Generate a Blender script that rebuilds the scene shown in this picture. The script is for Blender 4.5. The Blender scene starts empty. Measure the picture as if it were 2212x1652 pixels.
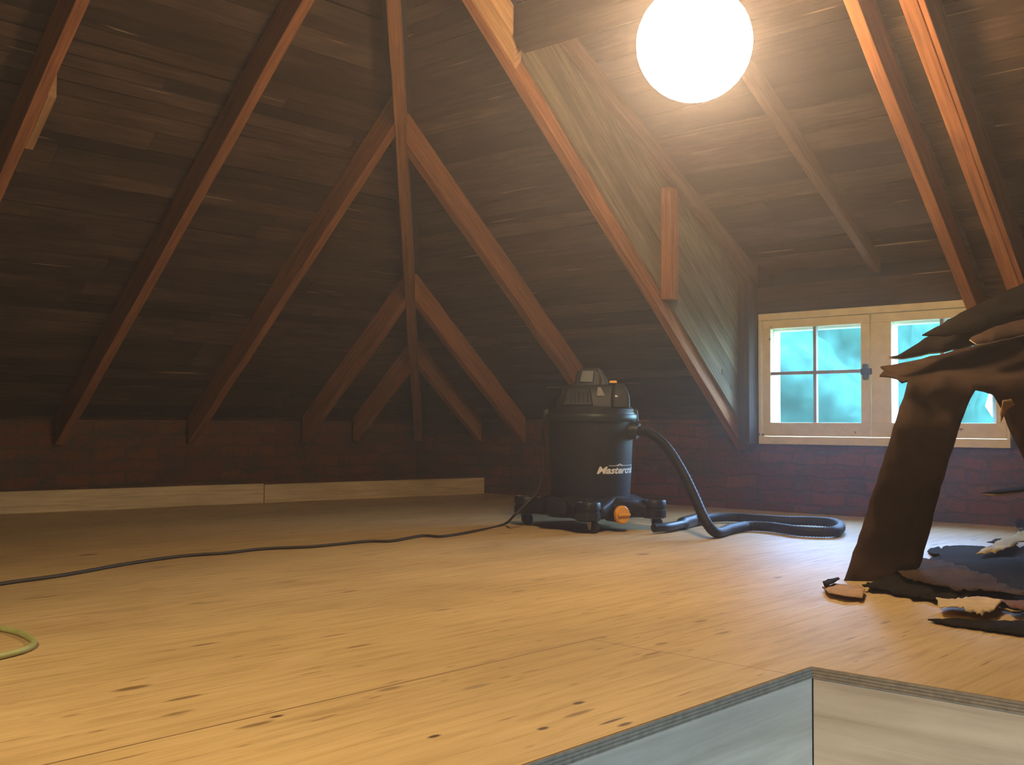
import bpy, bmesh, math, random
from mathutils import Vector, Matrix, noise
from mathutils.geometry import delaunay_2d_cdt
random.seed(7)
sc = bpy.context.scene
C = sc.collection

# ------------------------------------------------------------------ camera
CAMH = 0.52
FPX, W, H = 2375.0, 2212, 1652
R_ = Vector((0.67407863, -0.73864773, 0.00418741))
F_ = Vector((0.73804871, 0.67374083, 0.03684285))
U_ = Vector((-0.03003512, -0.02174447, 0.9993123))
cam = bpy.data.cameras.new('camera')
cam.sensor_width = 36.0
cam.lens = 36.0 * FPX / W
cam.clip_start = 0.02
co = bpy.data.objects.new('camera', cam); C.objects.link(co)
co.matrix_world = Matrix(((R_.x, U_.x, -F_.x, 0), (R_.y, U_.y, -F_.y, 0), (R_.z, U_.z, -F_.z, CAMH), (0, 0, 0, 1)))
sc.camera = co

# ------------------------------------------------------------------ exposure, world, lights
sc.view_settings.view_transform = 'Standard'
sc.view_settings.look = 'None'
sc.view_settings.exposure = 0.0
sc.view_settings.gamma = 1.0
sc.view_settings.use_curve_mapping = False
sc.cycles.max_bounces = 7; sc.cycles.diffuse_bounces = 4; sc.cycles.volume_bounces = 0

BULB = Vector((3.21, 2.08, 1.84))
BULB_R = 0.20  # globe enlarged so its shape takes in the lamp's lens bloom
BULB_STRENGTH = 90.0
SKY = 60.0
HAZE = 0.026

wd = bpy.data.worlds.new('sky'); sc.world = wd; wd.use_nodes = True
nt = wd.node_tree; nt.nodes.clear()
wo = nt.nodes.new('ShaderNodeOutputWorld'); bg = nt.nodes.new('ShaderNodeBackground')
tc = nt.nodes.new('ShaderNodeTexCoord'); sx = nt.nodes.new('ShaderNodeSeparateXYZ')
cr = nt.nodes.new('ShaderNodeValToRGB')
nt.links.new(tc.outputs['Generated'], sx.inputs[0])
nt.links.new(sx.outputs['Z'], cr.inputs[0])
e = cr.color_ramp.elements
e[0].position = 0.0; e[0].color = (0.16, 0.30, 0.34, 1)
e[1].position = 0.30; e[1].color = (0.33, 0.55, 1.0, 1)
k = e.new(0.06); k.color = (0.30, 0.55, 0.62, 1)
nt.links.new(cr.outputs[0], bg.inputs[0]); bg.inputs[1].default_value = SKY
nt.links.new(bg.outputs[0], wo.inputs[0])

def area(name, loc, target, sx_, sy_, power, col, portal=False):
    l = bpy.data.lights.new(name, 'AREA'); l.shape = 'RECTANGLE'; l.size = sx_; l.size_y = sy_
    l.energy = power; l.color = col
    if portal: l.cycles.is_portal = True
    o = bpy.data.objects.new(name, l); C.objects.link(o); o.location = loc
    d = (Vector(target) - Vector(loc)).normalized()
    o.rotation_euler = d.to_track_quat('-Z', 'Y').to_euler()
    return o
area('window_sky_portal', (6.35, 2.64, 0.80), (0, 2.64, 0.80), 1.5, 0.9, 1, (1, 1, 1), True)
# added blue daylight for the hatch lining, then an unseen spot for the floor
area('stair_daylight_fill', (1.65, -1.27, -0.65), (1.65, 2, -0.5), 0.9, 0.8, 32, (0.46, 0.66, 1.0))
sp = bpy.data.lights.new('stairhead_fill', 'SPOT'); sp.energy = 345; sp.color = (1.0, 0.75, 0.45); sp.shadow_soft_size = 0.06
sp.spot_size = math.radians(136); sp.spot_blend = 0.45           # added spot out of view lifts the foreground floor; cone spares the roof
so_ = bpy.data.objects.new('stairhead_fill', sp); C.objects.link(so_); so_.location = (-0.6, 1.0, 2.0)

# ------------------------------------------------------------------ constants of the place
D, WL, T = 5.92, 6.40, 0.87          # right wall x, left wall y, roof slope
ZS, ZB = 0.54, 0.36                  # sheathing / rafter underside height at the walls
SD = 0.5535                          # dormer slope
DZ0, DZS = 1.371, 1.47               # dormer rafter underside / sheathing at window wall
def zR(x, off): return off + T * (D - x)
def zL(y, off): return off + T * (WL - y)

def at_depth(x, y, d):
    return Vector((0, 0, CAMH)) + (F_ + R_ * ((x - W / 2) / FPX) - U_ * ((y - H / 2) / FPX)) * d
def on_floor(x, y, z=0.0):
    v = F_ + R_ * ((x - W / 2) / FPX) - U_ * ((y - H / 2) / FPX)
    return Vector((0, 0, CAMH)) + v * ((z - CAMH) / v.z)

# ------------------------------------------------------------------ materials
MATS = {}
def new_mat(name):
    m = bpy.data.materials.new(name); m.use_nodes = True
    nt = m.node_tree; b = nt.nodes['Principled BSDF']
    MATS[name] = m
    return m, nt, b
def nd(nt, typ, **kw):
    n = nt.nodes.new(typ)
    for k_, v in kw.items():
        if k_ == 'inp':
            for i, val in v.items(): n.inputs[i].default_value = val
        else: setattr(n, k_, v)
    return n
def ramp(nt, fac, stops):
    r = nt.nodes.new('ShaderNodeValToRGB'); els = r.color_ramp.elements
    while len(els) < len(stops): els.new(0.5)
    for el, (p, c) in zip(els, stops):
        el.position = p; el.color = (c[0], c[1], c[2], 1) if not isinstance(c, (int, float)) else (c, c, c, 1)
    nt.links.new(fac, r.inputs[0]); return r.outputs[0]
def mix(nt, fac, a, b, mode='MIX'):
    m = nt.nodes.new('ShaderNodeMix'); m.data_type = 'RGBA'; m.blend_type = mode
    if isinstance(fac, (int, float)): m.inputs[0].default_value = fac
    else: nt.links.new(fac, m.inputs[0])
    for i, v in ((6, a), (7, b)):
        if isinstance(v, tuple): m.inputs[i].default_value = (*v[:3], 1)
        else: nt.links.new(v, m.inputs[i])
    return m.outputs[2]
def uvmap(nt, scale, loc=(0, 0, 0)):
    t = nt.nodes.new('ShaderNodeUVMap'); t.uv_map = 'UVMap'
    m = nt.nodes.new('ShaderNodeMapping'); m.inputs['Scale'].default_value = scale; m.inputs['Location'].default_value = loc
    nt.links.new(t.outputs[0], m.inputs[0]); return m.outputs[0]
def noise_tex(nt, vec, scale, detail=6, rough=0.6, dist=0.0):
    n = nt.nodes.new('ShaderNodeTexNoise'); n.inputs['Scale'].default_value = scale
    n.inputs['Detail'].default_value = detail; n.inputs['Roughness'].default_value = rough; n.inputs['Distortion'].default_value = dist
    if vec is not None: nt.links.new(vec, n.inputs['Vector'])
    return n.outputs[0]
def objco(nt):
    return nt.nodes.new('ShaderNodeTexCoord').outputs['Object']
def bump(nt, b, h, strength=0.4, dist=0.004):
    n = nt.nodes.new('ShaderNodeBump'); n.inputs['Strength'].default_value = strength; n.inputs['Distance'].default_value = dist
    nt.links.new(h, n.inputs['Height']); nt.links.new(n.outputs[0], b.inputs['Normal'])

def wood(name, dark, mid, light, rough=0.75, gs=1.0, vary=0.5, spec=0.25, blotch=0.35, bstr=0.4):
    """long-grained wood in the UVs (u along the piece, metres), tinted per board by the 'rnd' attribute"""
    m, nt, b = new_mat(name)
    g = noise_tex(nt, uvmap(nt, (1.3 * gs, 26 * gs, 1)), 3.0, 8, 0.65, 0.6)
    col = ramp(nt, g, [(0.30, dark), (0.52, mid), (0.74, light)])
    bl = noise_tex(nt, uvmap(nt, (1.0, 2.6, 1)), 2.3, 4, 0.6)
    blr = ramp(nt, bl, [(0.35, 1 - blotch), (0.65, 1 + 0.0)])
    col = mix(nt, 1.0, col, blr, 'MULTIPLY')
    at = nt.nodes.new('ShaderNodeAttribute'); at.attribute_name = 'rnd'
    vr = ramp(nt, at.outputs['Fac'], [(0.0, 1 - vary), (1.0, 1 + 0.0)])
    col = mix(nt, 1.0, col, vr, 'MULTIPLY')
    if name == 'old_board':
        sp = noise_tex(nt, uvmap(nt, (0.9, 22, 1), (7.3, 2.1, 0)), 2.0, 2, 0.4)
        col = mix(nt, ramp(nt, sp, [(0.70, 0.0), (0.76, 0.8)]), col, (0.30, 0.20, 0.11))
    if name == 'liner_ply':
        v = nt.nodes.new('ShaderNodeTexVoronoi'); v.inputs['Scale'].default_value = 5.0
        nt.links.new(uvmap(nt, (1, 1.3, 1)), v.inputs['Vector'])
        col = mix(nt, ramp(nt, v.outputs['Distance'], [(0.035, 0.75), (0.075, 0.0)]), col, (0.16, 0.11, 0.07))
    nt.links.new(col, b.inputs['Base Color'])
    b.inputs['Roughness'].default_value = rough; b.inputs['Specular IOR Level'].default_value = spec
    bump(nt, b, g, bstr, 0.003)
    return m
wood('old_board', (0.046, 0.027, 0.016), (0.096, 0.057, 0.034), (0.155, 0.100, 0.062), 0.8, 0.8, 0.66, 0.2, 0.5)
wood('rafter_wood', (0.17, 0.058, 0.020), (0.37, 0.14, 0.050), (0.50, 0.22, 0.085), 0.7, 0.8, 0.25, 0.25, 0.3)
wood('amber_timber', (0.28, 0.13, 0.05), (0.45, 0.24, 0.10), (0.55, 0.32, 0.15), 0.7, 0.8, 0.2, 0.25, 0.3)
wood('hip_wood', (0.13, 0.05, 0.02), (0.28, 0.12, 0.05), (0.40, 0.18, 0.08), 0.7, 0.8, 0.2, 0.25, 0.3)
wood('cheek_board', (0.10, 0.075, 0.05), (0.22, 0.17, 0.11), (0.33, 0.27, 0.18), 0.8, 0.7, 0.5, 0.2, 0.4)
wood('dark_post', (0.05, 0.035, 0.03), (0.085, 0.06, 0.05), (0.13, 0.09, 0.07), 0.8, 0.8, 0.3, 0.2, 0.3)
wood('pale_timber', (0.55, 0.37, 0.18), (0.82, 0.60, 0.31), (0.88, 0.68, 0.40), 0.65, 0.7, 0.15, 0.3, 0.25)
wood('liner_ply', (0.46, 0.38, 0.29), (0.60, 0.51, 0.40), (0.70, 0.61, 0.49), 0.6, 0.3, 0.1, 0.3, 0.2)
m, nt, b = new_mat('roof_skin'); b.inputs['Base Color'].default_value = (0.02, 0.015, 0.012, 1); b.inputs['Roughness'].default_value = 0.9

wood('dull_rafter', (0.09, 0.05, 0.03), (0.17, 0.10, 0.06), (0.24, 0.155, 0.10), 0.8, 0.8, 0.3, 0.2, 0.3)
# plywood floor: UV = world x, y in metres
m, nt, b = new_mat('floor_ply')
g = noise_tex(nt, uvmap(nt, (1.1, 14, 1)), 3.2, 9, 0.62, 0.8)
col = ramp(nt, g, [(0.25, (0.42, 0.275, 0.115)), (0.5, (0.60, 0.42, 0.19)), (0.78, (0.70, 0.51, 0.25))])
big = noise_tex(nt, uvmap(nt, (0.8, 1.4, 1)), 1.6, 3, 0.5)
col = mix(nt, 1.0, col, ramp(nt, big, [(0.3, (0.78, 0.76, 0.74)), (0.7, (1, 1, 1))]), 'MULTIPLY')
# small dark knots and pitch streaks, stretched along the grain
for sc_, uvs, lo, hi, amt in ((3.0, (1.0, 4.6, 1), 0.07, 0.15, 0.5), (9.0, (0.7, 4.2, 1), 0.06, 0.14, 0.35), (6.0, (0.5, 6.0, 1), 0.05, 0.12, 0.5)):
    v = nt.nodes.new('ShaderNodeTexVoronoi'); v.inputs['Scale'].default_value = sc_
    nt.links.new(uvmap(nt, uvs, (0.37 * sc_, 0.11, 0)), v.inputs['Vector'])
    wob = noise_tex(nt, uvmap(nt, (4, 18, 1)), 3.0, 4, 0.6)
    ad = nd(nt, 'ShaderNodeMath', operation='MULTIPLY_ADD', inp={1: 0.16, 2: -0.08}); nt.links.new(wob, ad.inputs[0])
    a2 = nd(nt, 'ShaderNodeMath', operation='ADD'); nt.links.new(v.outputs['Distance'], a2.inputs[0]); nt.links.new(ad.outputs[0], a2.inputs[1])
    kf = ramp(nt, a2.outputs[0], [(lo, 1.0), (hi, 0.0)])
    sep = nt.nodes.new('ShaderNodeSeparateColor'); nt.links.new(v.outputs['Color'], sep.inputs[0])
    gt = nd(nt, 'ShaderNodeMath', operation='GREATER_THAN', inp={1: amt}); nt.links.new(sep.outputs[0], gt.inputs[0])
    mu = nd(nt, 'ShaderNodeMath', operation='MULTIPLY'); nt.links.new(kf, mu.inputs[0]); nt.links.new(gt.outputs[0], mu.inputs[1])
    m2 = nd(nt, 'ShaderNodeMath', operation='MULTIPLY', inp={1: 0.75}); nt.links.new(mu.outputs[0], m2.inputs[0])
    col = mix(nt, m2.outputs[0], col, (0.16, 0.085, 0.035))
# particular knots seen near the hatch
uvn = nt.nodes.new('ShaderNodeUVMap'); uvn.uv_map = 'UVMap'
def ellipse_mask(cx, cy, rx, ry, soft=0.5):
    mp = nt.nodes.new('ShaderNodeMapping'); mp.inputs['Location'].default_value = (-cx / rx, -cy / ry, 0)
    mp.inputs['Scale'].default_value = (1 / rx, 1 / ry, 1)
    nt.links.new(uvn.outputs[0], mp.inputs[0])
    ln = nd(nt, 'ShaderNodeVectorMath', operation='LENGTH'); nt.links.new(mp.outputs[0], ln.inputs[0])
    return ramp(nt, ln.outputs['Value'], [(1 - soft, 1.0), (1.0, 0.0)])
for px, py, rx, ry, cc in ((1250, 1518, .020, .009, (0.07, 0.035, 0.02)), (1173, 1573, .017, .008, (0.07, 0.035, 0.02)),
        (938, 1590, .018, .008, (0.08, 0.04, 0.02)), (598, 1547, .018, .008, (0.10, 0.05, 0.025)), (1322, 1557, .045, .006, (0.10, 0.05, 0.025)),
        (1350, 1564, .025, .008, (0.10, 0.05, 0.025)), (1030, 1482, .05, .014, (0.33, 0.23, 0.11)), (843, 1487, .04, .012, (0.30, 0.20, 0.10)),
        (1428, 1390, .030, .012, (0.28, 0.17, 0.07)), (285, 1486, .05, .016, (0.22, 0.13, 0.05)), (190, 1198, .05, .02, (0.2, 0.11, 0.05)),
        (1390, 1197, .05, .02, (0.25, 0.15, 0.07)), (1680, 1247, .03, .012, (0.2, 0.11, 0.05)), (90, 1290, .09, .008, (0.2, 0.11, 0.05)),
        (775, 1395, .05, .007, (0.22, 0.12, 0.05)), (720, 1372, .05, .006, (0.3, 0.17, 0.07))):
    p = on_floor(px, py)
    col = mix(nt, ellipse_mask(p.x, p.y, rx, ry), col, cc)
# panel joints: lines at y = const and x = const in the UVs
def line_mask(axis, val, w, other=None):
    s = nt.nodes.new('ShaderNodeSeparateXYZ'); nt.links.new(uvn.outputs[0], s.inputs[0])
    a = nd(nt, 'ShaderNodeMath', operation='SUBTRACT', inp={1: val}); nt.links.new(s.outputs[axis], a.inputs[0])
    ab = nd(nt, 'ShaderNodeMath', operation='ABSOLUTE'); nt.links.new(a.outputs[0], ab.inputs[0])
    lt = nd(nt, 'ShaderNodeMath', operation='LESS_THAN', inp={1: w}); nt.links.new(ab.outputs[0], lt.inputs[0])
    out = lt.outputs[0]
    if other:
        for lim, op in ((other[0], 'GREATER_THAN'), (other[1], 'LESS_THAN')):
            c_ = nd(nt, 'ShaderNodeMath', operation=op, inp={1: lim}); nt.links.new(s.outputs[1 - axis], c_.inputs[0])
            mm = nd(nt, 'ShaderNodeMath', operation='MULTIPLY'); nt.links.new(out, mm.inputs[0]); nt.links.new(c_.outputs[0], mm.inputs[1]); out = mm.outputs[0]
    return out
for ax, val, w, oth in ((1, 1.657, .0022, (-3, 2.16)), (1, 2.877, .0012, None), (1, 4.097, .0022, None), (1, 5.317, .003, None),
        (0, 2.10, .0016, (-2, 1.657)), (0, 4.53, .002, (-2, 1.657))):
    col = mix(nt, line_mask(ax, val, w, oth), col, (0.17, 0.095, 0.045))
nt.links.new(col, b.inputs['Base Color'])
rg = ramp(nt, g, [(0.2, 0.62), (0.8, 0.46)])
nt.links.new(rg, b.inputs['Roughness']); b.inputs['Specular IOR Level'].default_value = 0.35
bump(nt, b, g, 0.15, 0.002)

# plywood edge: thin plies stacked in z
m, nt, b = new_mat('ply_edge')
o_ = objco(nt)
s = nt.nodes.new('ShaderNodeSeparateXYZ'); nt.links.new(o_, s.inputs[0])
mu = nd(nt, 'ShaderNodeMath', operation='MULTIPLY', inp={1: 150.0}); nt.links.new(s.outputs[2], mu.inputs[0])
fr = nd(nt, 'ShaderNodeMath', operation='FRACT'); nt.links.new(mu.outputs[0], fr.inputs[0])
nz = noise_tex(nt, o_, 60, 4)
col = ramp(nt, fr.outputs[0], [(0.0, (0.14, 0.11, 0.08)), (0.35, (0.30, 0.25, 0.18)), (0.75, (0.36, 0.30, 0.22)), (1.0, (0.16, 0.12, 0.09))])
col = mix(nt, 1.0, col, ramp(nt, nz, [(0.3, 0.6), (0.7, 1.0)]), 'MULTIPLY')
nt.links.new(col, b.inputs['Base Color']); b.inputs['Roughness'].default_value = 0.8

# brick: UV in metres
m, nt, b = new_mat('old_brick')
uv = uvmap(nt, (1, 1, 1))
wn = nt.nodes.new('ShaderNodeTexNoise'); wn.inputs['Scale'].default_value = 9; nt.links.new(uv, wn.inputs['Vector'])
wv = nd(nt, 'ShaderNodeVectorMath', operation='SCALE'); wv.inputs['Scale'].default_value = 0.06; nt.links.new(wn.outputs['Color'], wv.inputs[0])
av = nd(nt, 'ShaderNodeVectorMath', operation='ADD'); nt.links.new(uv, av.inputs[0]); nt.links.new(wv.outputs[0], av.inputs[1])
bt = nt.nodes.new('ShaderNodeTexBrick'); nt.links.new(av.outputs[0], bt.inputs['Vector'])
bt.inputs['Scale'].default_value = 1.0; bt.inputs['Brick Width'].default_value = 0.225; bt.inputs['Row Height'].default_value = 0.078
bt.inputs['Mortar Size'].default_value = 0.009; bt.inputs['Mortar Smooth'].default_value = 0.5; bt.inputs['Bias'].default_value = -0.1
bt.inputs['Color1'].default_value = (0.235, 0.082, 0.034, 1); bt.inputs['Color2'].default_value = (0.15, 0.052, 0.026, 1)
bt.inputs['Mortar'].default_value = (0.115, 0.070, 0.044, 1)
pl = noise_tex(nt, uvmap(nt, (1, 1.6, 1), (3.1, 1.7, 0)), 3.6, 6, 0.65)
col = mix(nt, ramp(nt, pl, [(0.46, 0.0), (0.60, 0.9)]), bt.outputs['Color'], (0.085, 0.066, 0.050))
sm = noise_tex(nt, uv, 40, 6, 0.7)
col = mix(nt, 1.0, col, ramp(nt, sm, [(0.25, 0.55), (0.75, 1.0)]), 'MULTIPLY')
nt.links.new(col, b.inputs['Base Color']); b.inputs['Roughness'].default_value = 0.9; b.inputs['Specular IOR Level'].default_value = 0.15
hm = nd(nt, 'ShaderNodeMath', operation='MULTIPLY_ADD', inp={1: -0.7}); nt.links.new(bt.outputs['Fac'], hm.inputs[0]); nt.links.new(sm, hm.inputs[2])
bump(nt, b, hm.outputs[0], 0.5, 0.008)

def plain(name, colr, rough=0.5, spec=0.5, metal=0.0, var=0.0, scale=20.0, bmp=0.0):
    m, nt, b = new_mat(name)
    if var:
        n = noise_tex(nt, objco(nt), scale, 5, 0.6)
        c = ramp(nt, n, [(0.3, tuple(x * (1 - var) for x in colr)), (0.7, tuple(min(1, x * (1 + var)) for x in colr))])
        nt.links.new(c, b.inputs['Base Color'])
        if bmp: bump(nt, b, n, bmp, 0.004)
    else: b.inputs['Base Color'].default_value = (*colr, 1)
    b.inputs['Roughness'].default_value = rough; b.inputs['Specular IOR Level'].default_value = spec; b.inputs['Metallic'].default_value = metal
    return m
plain('black_plastic', (0.015, 0.0145, 0.014), 0.6, 0.25, 0, 0.25, 30)
plain('dark_grey_plastic', (0.022, 0.021, 0.020), 0.55, 0.3, 0, 0.2, 30)
plain('black_gloss', (0.011, 0.011, 0.011), 0.45, 0.35, 0, 0.2, 30)
plain('hose_black', (0.012, 0.012, 0.013), 0.6, 0.3, 0, 0.2, 40)
plain('orange_plastic', (0.78, 0.34, 0.012), 0.4, 0.5, 0, 0.08, 20)
plain('white_print', (0.72, 0.71, 0.68), 0.5, 0.4, 0, 0.06, 40)
plain('caster_metal', (0.45, 0.43, 0.40), 0.35, 0.5, 0.8, 0.1, 30)
plain('cream_paint', (0.70, 0.55, 0.30), 0.55, 0.4, 0, 0.10, 14, 0.1)
plain('muntin_backlit', (0.26, 0.22, 0.20), 0.6, 0.3, 0, 0.1, 14)  # grey-brown puts the bars' backlit darkness into the colour
plain('grey_plastic', (0.13, 0.12, 0.115), 0.45, 0.4, 0, 0.1, 30)
m, nt, b = MATS['cream_paint'], MATS['cream_paint'].node_tree, MATS['cream_paint'].node_tree.nodes['Principled BSDF']
ch = noise_tex(nt, objco(nt), 7.0, 5, 0.7)
src = b.inputs['Base Color'].links[0].from_socket
nt.links.new(mix(nt, ramp(nt, ch, [(0.66, 0.0), (0.69, 0.85)]), src, (0.10, 0.06, 0.035)), b.inputs['Base Color'])
plain('white_paint', (0.80, 0.82, 0.80), 0.55, 0.4, 0, 0.06, 14)
plain('iron', (0.03, 0.028, 0.026), 0.5, 0.5, 0.6, 0.2, 30)
plain('cord_black', (0.035, 0.026, 0.018), 0.55, 0.4, 0, 0.2, 30)
plain('green_rubber', (0.34, 0.36, 0.13), 0.5, 0.4, 0, 0.12, 30)
plain('brown_board', (0.060, 0.035, 0.022), 0.85, 0.03, 0, 0.35, 9, 0.3)
plain('dark_felt', (0.016, 0.0125, 0.010), 0.9, 0.03, 0, 0.45, 8, 0.5)
plain('black_felt', (0.018, 0.014, 0.010), 0.9, 0.03, 0, 0.4, 12, 0.5)
plain('rust_board', (0.15, 0.060, 0.025), 0.85, 0.2, 0, 0.3, 9, 0.3)
plain('tan_paper', (0.40, 0.24, 0.11), 0.85, 0.2, 0, 0.25, 12, 0.3)
plain('pale_paper', (0.55, 0.40, 0.22), 0.85, 0.2, 0, 0.25, 12, 0.3)
plain('olive_paper', (0.36, 0.27, 0.09), 0.85, 0.2, 0, 0.25, 12, 0.3)
plain('torn_edge', (0.60, 0.48, 0.32), 0.9, 0.1, 0, 0.2, 30)
plain('hall_plaster', (0.5, 0.45, 0.38), 0.8, 0.2, 0, 0.1, 5)
plain('tree_leaves', (0.020, 0.062, 0.043), 0.9, 0.0, 0, 0.35, 3.5)
plain('tree_bark', (0.10, 0.08, 0.06), 0.9, 0.2, 0, 0.3, 8)
m, nt, b = new_mat('lamp_glass')
b.inputs['Base Color'].default_value = (0.9, 0.88, 0.8, 1)
b.inputs['Emission Color'].default_value = (1.0, 0.72, 0.43, 1); b.inputs['Emission Strength'].default_value = BULB_STRENGTH
m, nt, b = new_mat('window_glass')
tr = nt.nodes.new('ShaderNodeBsdfTransparent'); tr.inputs[0].default_value = (0.93, 0.96, 0.96, 1)
gl = nt.nodes.new('ShaderNodeBsdfGlossy'); gl.inputs['Roughness'].default_value = 0.08
ms = nt.nodes.new('ShaderNodeMixShader'); ms.inputs[0].default_value = 0.05
nt.links.new(tr.outputs[0], ms.inputs[1]); nt.links.new(gl.outputs[0], ms.inputs[2])
nt.links.new(ms.outputs[0], nt.nodes['Material Output'].inputs['Surface'])

# ------------------------------------------------------------------ mesh helpers
class MB:
    def __init__(s): s.v = []; s.f = []; s.uv = []; s.rnd = []; s.mi = []
    def poly(s, pts, uvs=None, rnd=0.5, mi=0):
        i = len(s.v); s.v += [tuple(p) for p in pts]; s.f.append(tuple(range(i, i + len(pts))))
        s.uv.append(uvs or [(p[0], p[1]) for p in pts]); s.rnd.append(rnd); s.mi.append(mi)
    def face(s, idx, uvs, rnd=0.5, mi=0):
        s.f.append(tuple(idx)); s.uv.append(uvs); s.rnd.append(rnd); s.mi.append(mi)
    def hexa(s, c, rnd=None, mi=0, n=1, jit=0.0, off=None):
        """box from 8 corners c = [a0 a1 a2 a3 (start ring), b0..b3 (end ring)]; n lengthwise cuts, jittered"""
        rnd = random.random() if rnd is None else rnd
        off = off or (random.uniform(0, 40), random.uniform(0, 40))
        c = [Vector(p) for p in c]
        L = (c[4] - c[0]).length
        base = len(s.v)
        per = [0.0]
        for j in range(4): per.append(per[-1] + (c[(j + 1) % 4] - c[j]).length)
        for k in range(n + 1):
            t = k / n
            dv = Vector((random.uniform(-1, 1), random.uniform(-1, 1), random.uniform(-1, 1))) * jit if 0 < k < n else Vector()
            for j in range(4): s.v.append(tuple(c[j].lerp(c[j + 4], t) + dv))
        for k in range(n):
            for j in range(4):
                a = base + 4 * k + j; b_ = base + 4 * k + (j + 1) % 4
                s.face((a, b_, b_ + 4, a + 4), [(off[0] + L * k / n, off[1] + per[j]), (off[0] + L * k / n, off[1] + per[j + 1]),
                        (off[0] + L * (k + 1) / n, off[1] + per[j + 1]), (off[0] + L * (k + 1) / n, off[1] + per[j])], rnd, mi)
        w, h = per[1], per[2] - per[1]
        q = [(off[0], off[1]), (off[0], off[1] + w), (off[0] + h, off[1] + w), (off[0] + h, off[1])]
        s.face((base + 3, base + 2, base + 1, base), q, rnd, mi)
        e_ = base + 4 * n
        s.face((e_, e_ + 1, e_ + 2, e_ + 3), q, rnd, mi)
    def box(s, lo, hi, axis=0, **kw):
        x0, y0, z0 = lo; x1, y1, z1 = hi
        if axis == 0: c = [(x0, y0, z0), (x0, y0, z1), (x0, y1, z1), (x0, y1, z0), (x1, y0, z0), (x1, y0, z1), (x1, y1, z1), (x1, y1, z0)]
        elif axis == 1: c = [(x0, y0, z0), (x1, y0, z0), (x1, y0, z1), (x0, y0, z1), (x0, y1, z0), (x1, y1, z0), (x1, y1, z1), (x0, y1, z1)]
        else: c = [(x0, y0, z0), (x0, y1, z0), (x1, y1, z0), (x1, y0, z0), (x0, y0, z1), (x0, y1, z1), (x1, y1, z1), (x1, y0, z1)]
        s.hexa(c, **kw)
    def prism(s, pts, d, rnd=0.5, mi=0):
        """polygon pts extruded by vector d"""
        i = len(s.v); n = len(pts); d = Vector(d)
        s.v += [tuple(p) for p in pts] + [tuple(Vector(p) + d) for p in pts]
        uv0 = [(Vector(p).length, p[2]) for p in pts]
        s.face(list(range(i + n - 1, i - 1, -1)), uv0[::-1], rnd, mi)
        s.face(list(range(i + n, i + 2 * n)), uv0, rnd, mi)
        for j in range(n):
            a, b_ = i + j, i + (j + 1) % n
            s.face((a, b_, b_ + n, a + n), [uv0[j], uv0[(j + 1) % n], uv0[(j + 1) % n], uv0[j]], rnd, mi)
    def tube(s, pts, r, seg=12, ribs=0.0, mi=0, caps=True):
        pts = [Vector(p) for p in pts]; n = len(pts); base = len(s.v)
        t0 = (pts[1] - pts[0]).normalized(); up = Vector((0, 0, 1)) if abs(t0.z) < 0.9 else Vector((1, 0, 0))
        nrm = (up - t0 * up.dot(t0)).normalized(); ln = 0.0
        for k, p in enumerate(pts):
            t = (pts[min(k + 1, n - 1)] - pts[max(k - 1, 0)]).normalized()
            nrm = (nrm - t * nrm.dot(t)).normalized(); bn = t.cross(nrm)
            rr = (r(k / (n - 1)) if callable(r) else r) * (1 - ribs * (k % 2))
            for j in range(seg):
                a = 2 * math.pi * j / seg
                s.v.append(tuple(p + (nrm * math.cos(a) + bn * math.sin(a)) * rr))
        for k in range(n - 1):
            for j in range(seg):
                a = base + k * seg + j; b_ = base + k * seg + (j + 1) % seg
                s.face((a, b_, b_ + seg, a + seg), [(k * .1, j * .1)] * 4, 0.5, mi)
        if caps:
            s.face(range(base + seg - 1, base - 1, -1), [(0, 0)] * seg, 0.5, mi)
            s.face(range(base + (n - 1) * seg, base + n * seg), [(0, 0)] * seg, 0.5, mi)
    def lathe(s, prof, seg=48, c=(0, 0, 0), axis='z', mi=0, a0=0.0, caps=True):
        base = len(s.v); n = len(prof); c = Vector(c)
        for r, z in prof:
            for j in range(seg):
                a = a0 + 2 * math.pi * j / seg
                p = Vector((r * math.cos(a), r * math.sin(a), z))
                if axis == 'y': p = Vector((p.x, -p.z, p.y))
                elif axis == 'x': p = Vector((p.z, p.x, p.y))
                s.v.append(tuple(c + p))
        for k in range(n - 1):
            for j in range(seg):
                a = base + k * seg + j; b_ = base + k * seg + (j + 1) % seg
                s.face((a, b_, b_ + seg, a + seg), [(0, 0)] * 4, 0.5, mi)
        if caps:
            s.face(range(base + seg - 1, base - 1, -1), [(0, 0)] * seg, 0.5, mi)
            s.face(range(base + (n - 1) * seg, base + n * seg), [(0, 0)] * seg, 0.5, mi)
    def build(s, name, mats, parent=None, bevel=0.0, smooth=False, seg=2):
        me = bpy.data.meshes.new(name); me.from_pydata(s.v, [], s.f)
        uvl = me.uv_layers.new(name='UVMap'); li = 0
        flat = [c for f in s.uv for uv in f for c in uv]
        uvl.data.foreach_set('uv', flat)
        at = me.attributes.new('rnd', 'FLOAT', 'FACE'); at.data.foreach_set('value', s.rnd)
        if isinstance(mats, str): mats = [mats]
        for mm in mats: me.materials.append(MATS[mm])
        me.polygons.foreach_set('material_index', s.mi)
        if smooth: me.polygons.foreach_set('use_smooth', [True] * len(me.polygons))
        me.update()
        bm = bmesh.new(); bm.from_mesh(me); bmesh.ops.recalc_face_normals(bm, faces=bm.faces); bm.to_mesh(me); bm.free()
        o = bpy.data.objects.new(name, me); C.objects.link(o)
        if smooth:
            bm = bmesh.new(); bm.from_mesh(me)
            for ed in bm.edges:
                if len(ed.link_faces) == 2 and ed.calc_face_angle(0) > math.radians(38): ed.smooth = False
            bm.to_mesh(me); bm.free()
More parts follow.
